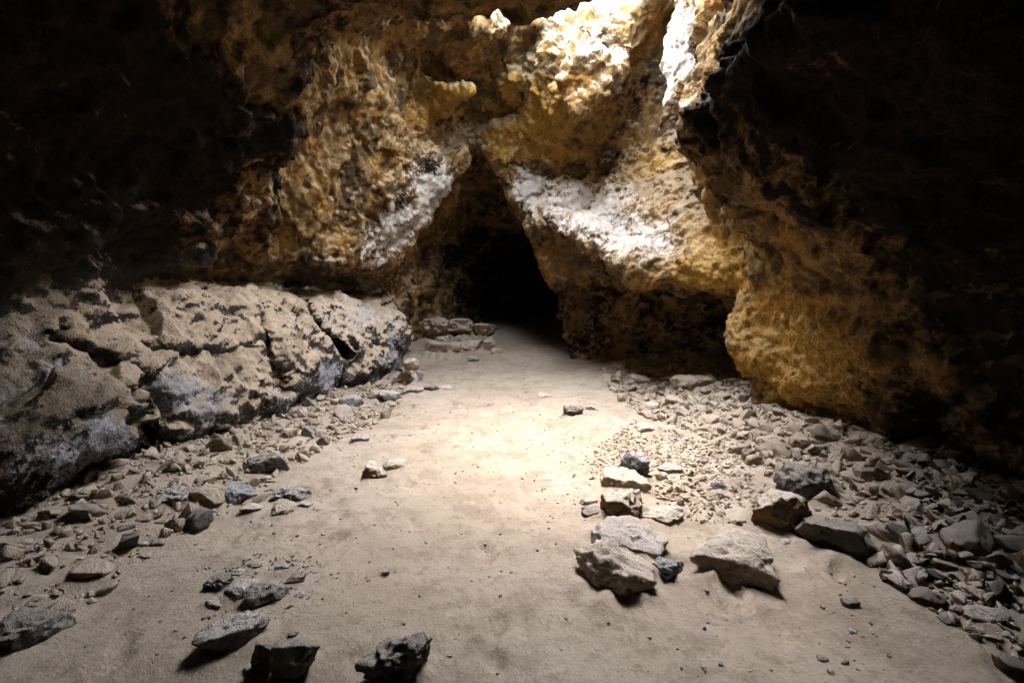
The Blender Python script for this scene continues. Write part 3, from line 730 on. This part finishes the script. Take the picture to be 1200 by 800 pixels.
put_rock(508, 401, 36, 34, 'brown', 'brown boulder heaped against the ledge end inside the tunnel', CT_, .9)
put_rock(536, 398, 40, 28, 'brown', 'brown boulder behind the pale tunnel mouth boulders', CT_, .9)
put_rock(566, 397, 36, 22, 'brown', 'lowest brown boulder deeper in the tunnel', CT_, .9)
# right rubble landmarks
CR = 'larger rocks on the right rubble slope'
put_rock(812, 460, 50, 24, 'tan', 'broad tan boulder at the alcove entrance', CR, .7, planes=10)
put_rock(748, 452, 26, 15, 'pale', 'pale stone near the brown column at rubble edge', CR, .8, sub=4)
put_rock(762, 482, 24, 14, 'pale', 'pale stone pair at the rubble edge nearest open sand', CR, .8, sub=4)
put_rock(790, 478, 24, 18, 'tan', 'small tan stone in the middle of the rubble below the broad boulder', CR, .8, sub=4)
put_rock(835, 500, 30, 18, 'tan', 'wide tan stone below the alcove rubble', CR, .8, sub=4)
put_rock(905, 528, 32, 22, 'tan', 'tan boulder at the foot of the golden prow', CR, .8)
put_rock(938, 528, 26, 22, 'tan', 'ochre lit stone in the gap below the golden prow', CR, .8, sub=4)
put_rock(1150, 735, 44, 24, 'brown', 'rounded brown stone in the shadowed lower right rubble', CR, .8, sub=4)

# ------------------------------------------------------------------ floor
fx = np.arange(-4.9, 4.91, .03); fy = np.arange(-3.2, 17.2, .03)
FX, FY = np.meshgrid(fx, fy, indexing='ij')
fp = np.stack([FX.ravel(), FY.ravel(), np.zeros(FX.size)], 1).astype(f32)
fh = floor_h(fp[:, 0], fp[:, 1])
fh += .007 * perlin(fp, .11, 61) + .0025 * perlin(fp, .075, 62) + .010 * np.maximum(0, perlin(fp, .35, 63))
for a_, b_, r_ in placed:
    m_ = np.nonzero((np.abs(fp[:, 0] - a_) < 3 * r_) & (np.abs(fp[:, 1] - b_) < 3 * r_))[0]
    dd = np.hypot(fp[m_, 0] - a_, fp[m_, 1] - b_)
    fh[m_] += .26 * r_ * np.exp(-((dd / r_ - .75) / .45) ** 2) * (.6 + .8 * perlin(fp[m_], .12, 64))
# scuffed hollows and footprints
fr = np.random.RandomState(3)
for _ in range(150):
    a_, b_, an, ln = fr.uniform(-2.2, 2.2), fr.uniform(1.5, 10.5), fr.uniform(-.7, .7), fr.uniform(.09, .16)
    m_ = np.nonzero((np.abs(fp[:, 0] - a_) < .4) & (np.abs(fp[:, 1] - b_) < .4))[0]
    u_ = (fp[m_, 0] - a_) * math.cos(an) + (fp[m_, 1] - b_) * math.sin(an); w_ = -(fp[m_, 0] - a_) * math.sin(an) + (fp[m_, 1] - b_) * math.cos(an)
    e_ = np.sqrt((u_ / (ln * .42)) ** 2 + (w_ / ln) ** 2)
    fh[m_] += -.024 * (1 - sstep(.7, 1.15, e_)) + .010 * np.exp(-((e_ - 1.25) / .22) ** 2)
fp[:, 2] = fh
ii = np.arange(FX.size).reshape(FX.shape)
fq = np.stack([ii[:-1, :-1], ii[1:, :-1], ii[1:, 1:], ii[:-1, 1:]], -1).reshape(-1, 4)
tag(link('cave_floor', mesh_np('cave_floor', fp, fq), M_FLOOR), kind='structure')

# loose rubble: shared shapes, each rock an object of its own
SHAPES = [rock_mesh(900 + i, sub=4, dims=(1, .8 + .2 * (i % 2), .62 + .1 * (i % 3)), planes=5 + i % 4, rough=.06, jag=.015) for i in range(14)]
RMESH = {}
def shape(i, kind):
    if (i, kind) not in RMESH:
        m = SHAPES[i].copy(); m.materials.clear(); m.materials.append(M_ROCK[kind]); RMESH[(i, kind)] = m
    return RMESH[(i, kind)]
def inside(poly, x_, y_):
    c = False; j = len(poly) - 1
    for i in range(len(poly)):
        (xi, yi), (xj, yj) = poly[i], poly[j]
        if (yi > y_) != (yj > y_) and x_ < (xj - xi) * (y_ - yi) / (yj - yi) + xi: c = not c
        j = i
    return c
rnd = random.Random(5)
NAME = {'tan': 'tan', 'pale': 'pale', 'grey': 'grey', 'blue': 'blue-grey', 'brown': 'brown', 'dark': 'dark'}
def strew(poly_px, count, smin_, smax_, kinds, what, zones, group, bias=2.0, gap=.85):
    poly = [on_floor(a, b, .05)[:2] for a, b in poly_px]
    xs = [p[0] for p in poly]; ys = [p[1] for p in poly]; done = 0
    for _ in range(count * 60):
        if done >= count: break
        a, b = rnd.uniform(min(xs), max(xs)), rnd.uniform(min(ys), max(ys))
        if not inside(poly, a, b): continue
        s_ = smin_ + (smax_ - smin_) * rnd.random() ** bias
        if any((a - q[0]) ** 2 + (b - q[1]) ** 2 < (gap * (s_ * .5 + q[2])) ** 2 for q in placed): continue
        kd = rnd.choice(kinds); o = link('rock', shape(rnd.randrange(14), kd))
        zone = next(t_ for lim, t_ in zones if b < lim)
        label = ('%s %s %s %s' % ('larger' if s_ > smin_ + .4 * (smax_ - smin_) else 'small', NAME[kd], what, zone))
        fl = rnd.uniform(.6, 1.2)
        o.scale = (s_ * rnd.uniform(.8, 1.4), s_ * rnd.uniform(.75, 1.1), s_ * fl)
        o.location = (a, b, fz(a, b) + s_ * fl * rnd.uniform(.06, .22))
        o.rotation_euler = (rnd.uniform(-.9, .9), rnd.uniform(-.9, .9), rnd.uniform(0, 6.28))
        tag(o, label, 'rock', group); placed.append((a, b, s_ * .5)); done += 1
LEFT = [(0, 700), (0, 600), (110, 556), (230, 508), (330, 468), (415, 445), (480, 432), (500, 436), (470, 470), (430, 498), (365, 530), (310, 580), (210, 622), (120, 690), (40, 735)]
RIGHT = [(700, 437), (760, 428), (880, 455), (940, 490), (1050, 525), (1080, 600), (1020, 655), (960, 600), (900, 560), (830, 512), (740, 480)]
DARKR = [(1050, 528), (1200, 580), (1200, 790), (1130, 740), (1060, 690), (1010, 650), (1060, 630)]
MIDR = [(690, 560), (700, 515), (745, 490), (850, 520), (905, 570), (885, 610), (810, 610), (760, 575)]
strew(LEFT, 80, .07, .24, ['tan', 'tan', 'pale', 'grey'], 'rock in the ledge-foot rubble', [(3.3, 'by the dark near corner'), (4.6, 'around the egg-like boulder'), (6.4, 'level with the large grey boulder'), (8.0, 'below the vertical crack'), (99, 'under the far ledge end')], 'rubble rocks along the ledge', 1.5)
strew(RIGHT, 90, .07, .25, ['tan', 'tan', 'pale', 'brown'], 'rock in the rubble slope', [(4.0, 'beside the wedge-shaped grey slab'), (5.2, 'behind the grey-topped boulder'), (6.6, 'below the golden prow'), (8.2, 'between the prow and gravel patch'), (99, 'at the alcove mouth')], 'rubble rocks below the alcove', 1.5)
strew(DARKR, 44, .08, .26, ['brown', 'brown', 'brown', 'dark'], 'rock in shadowed rubble', [(2.6, 'nearest the picture corner'), (3.4, 'under the dark wall'), (99, 'at the dark foot of the golden wall')], 'shadowed rubble rocks', 1.4)  # brown rocks, kinds picked darker to put this corner's shade into the colour
strew(MIDR, 24, .04, .09, ['pale', 'grey', 'blue'], 'stone in the gravel patch', [(4.2, 'close to the brown block'), (5.2, 'right of the pointed blue rock'), (99, 'beyond the pointed blue rock')], 'gravel patch stones', 1.5)

# ------------------------------------------------------------------ gravel and grit, beyond counting
def gravel(name, label, polys, kind, sub=1):
    def hull(i):                                              # a sharp-edged broken chip
        r_ = np.random.RandomState(700 + i); bm = bmesh.new()
        for p_ in r_.uniform(-.5, .5, (13, 3)) * (1, .8, .62): bm.verts.new(p_)
        bmesh.ops.convex_hull(bm, input=bm.verts[:])
        for v_ in [v_ for v_ in bm.verts if not v_.link_faces]: bm.verts.remove(v_)
        if sub > 1: bmesh.ops.bevel(bm, geom=bm.edges[:], offset=.025, segments=1, affect='EDGES'); bmesh.ops.triangulate(bm, faces=bm.faces[:])
        bm.verts.index_update()
        out = np.array([v_.co[:] for v_ in bm.verts]), np.array([[v_.index for v_ in f_.verts] for f_ in bm.faces]); bm.free(); return out
    shp = [hull(i) for i in range(24)]
    VV, TT = [], []; k = 0
    r = np.random.RandomState(sum(map(ord, name)))
    for poly_px, count, a0, a1 in polys:
        poly = [on_floor(a, b, .03)[:2] for a, b in poly_px]
        xs = [p[0] for p in poly]; ys = [p[1] for p in poly]
        pts = []
        while len(pts) < count:
            a, b = r.uniform(min(xs), max(xs)), r.uniform(min(ys), max(ys))
            if inside(poly, a, b): pts.append((a, b))
        pts = np.array(pts); hz = floor_h(pts[:, 0], pts[:, 1])
        for (a, b), h in zip(pts, hz):
            s_ = a0 + (a1 - a0) * r.rand() ** 3
            v0, t0 = shp[r.randint(24)]; q = v0 * (s_ * r.uniform(.75, 1.35, 3))
            qa = r.normal(size=4); qa /= np.linalg.norm(qa); w_, x_, y_, z_ = qa
            q = q @ np.array([[1 - 2 * (y_ * y_ + z_ * z_), 2 * (x_ * y_ - z_ * w_), 2 * (x_ * z_ + y_ * w_)], [2 * (x_ * y_ + z_ * w_), 1 - 2 * (x_ * x_ + z_ * z_), 2 * (y_ * z_ - x_ * w_)], [2 * (x_ * z_ - y_ * w_), 2 * (y_ * z_ + x_ * w_), 1 - 2 * (x_ * x_ + y_ * y_)]])
            an = r.uniform(0, 6.28); c, s2 = math.cos(an), math.sin(an)
            q = np.stack([q[:, 0] * c - q[:, 1] * s2, q[:, 0] * s2 + q[:, 1] * c, q[:, 2]], 1)
            VV.append(q + [a, b, h + s_ * .10]); TT.append(t0 + k); k += len(v0)
    o = link(name, mesh_np(name, np.concatenate(VV), np.concatenate(TT), smooth=False), M_ROCK[kind])
    return tag(o, label, 'gravel', kind='stuff')
OPEN = [(60, 770), (250, 610), (430, 500), (520, 430), (640, 425), (720, 470), (1000, 660), (1190, 795), (60, 795)]
gravel('rubble', 'broken rubble packed between the larger rocks at the wall feet', [(LEFT, 1500, .03, .17), (RIGHT, 2000, .035, .20), (MIDR, 600, .03, .09)], 'tan', 2)
gravel('dark_rubble', 'brown broken rubble lying in shadow under the dark wall', [(DARKR, 750, .05, .18)], 'brown', 2)  # brown rubble, darker than the rest: corner shade put into the colour
gravel('gravel', 'pale grit and gravel strewn among the rubble', [(LEFT, 3400, .015, .065), (RIGHT, 4200, .015, .065), (MIDR, 1800, .012, .055), (DARKR, 500, .015, .06)], 'pale')
gravel('dark_grit', 'fine dark grit scattered over the dusty floor', [([(235, 720), (240, 660), (320, 640), (380, 655), (365, 705), (330, 722)], 350, .008, .035), (OPEN, 2300, .007, .034), (MIDR, 300, .008, .04),
       ([(235, 715), (240, 665), (330, 645), (375, 660), (360, 700), (330, 718)], 120, .006, .03),
       ([(620, 520), (650, 480), (690, 500), (720, 560), (680, 560)], 160, .008, .03),
       ([(960, 790), (920, 690), (1000, 690), (1060, 790)], 70, .008, .04)], 'grey')
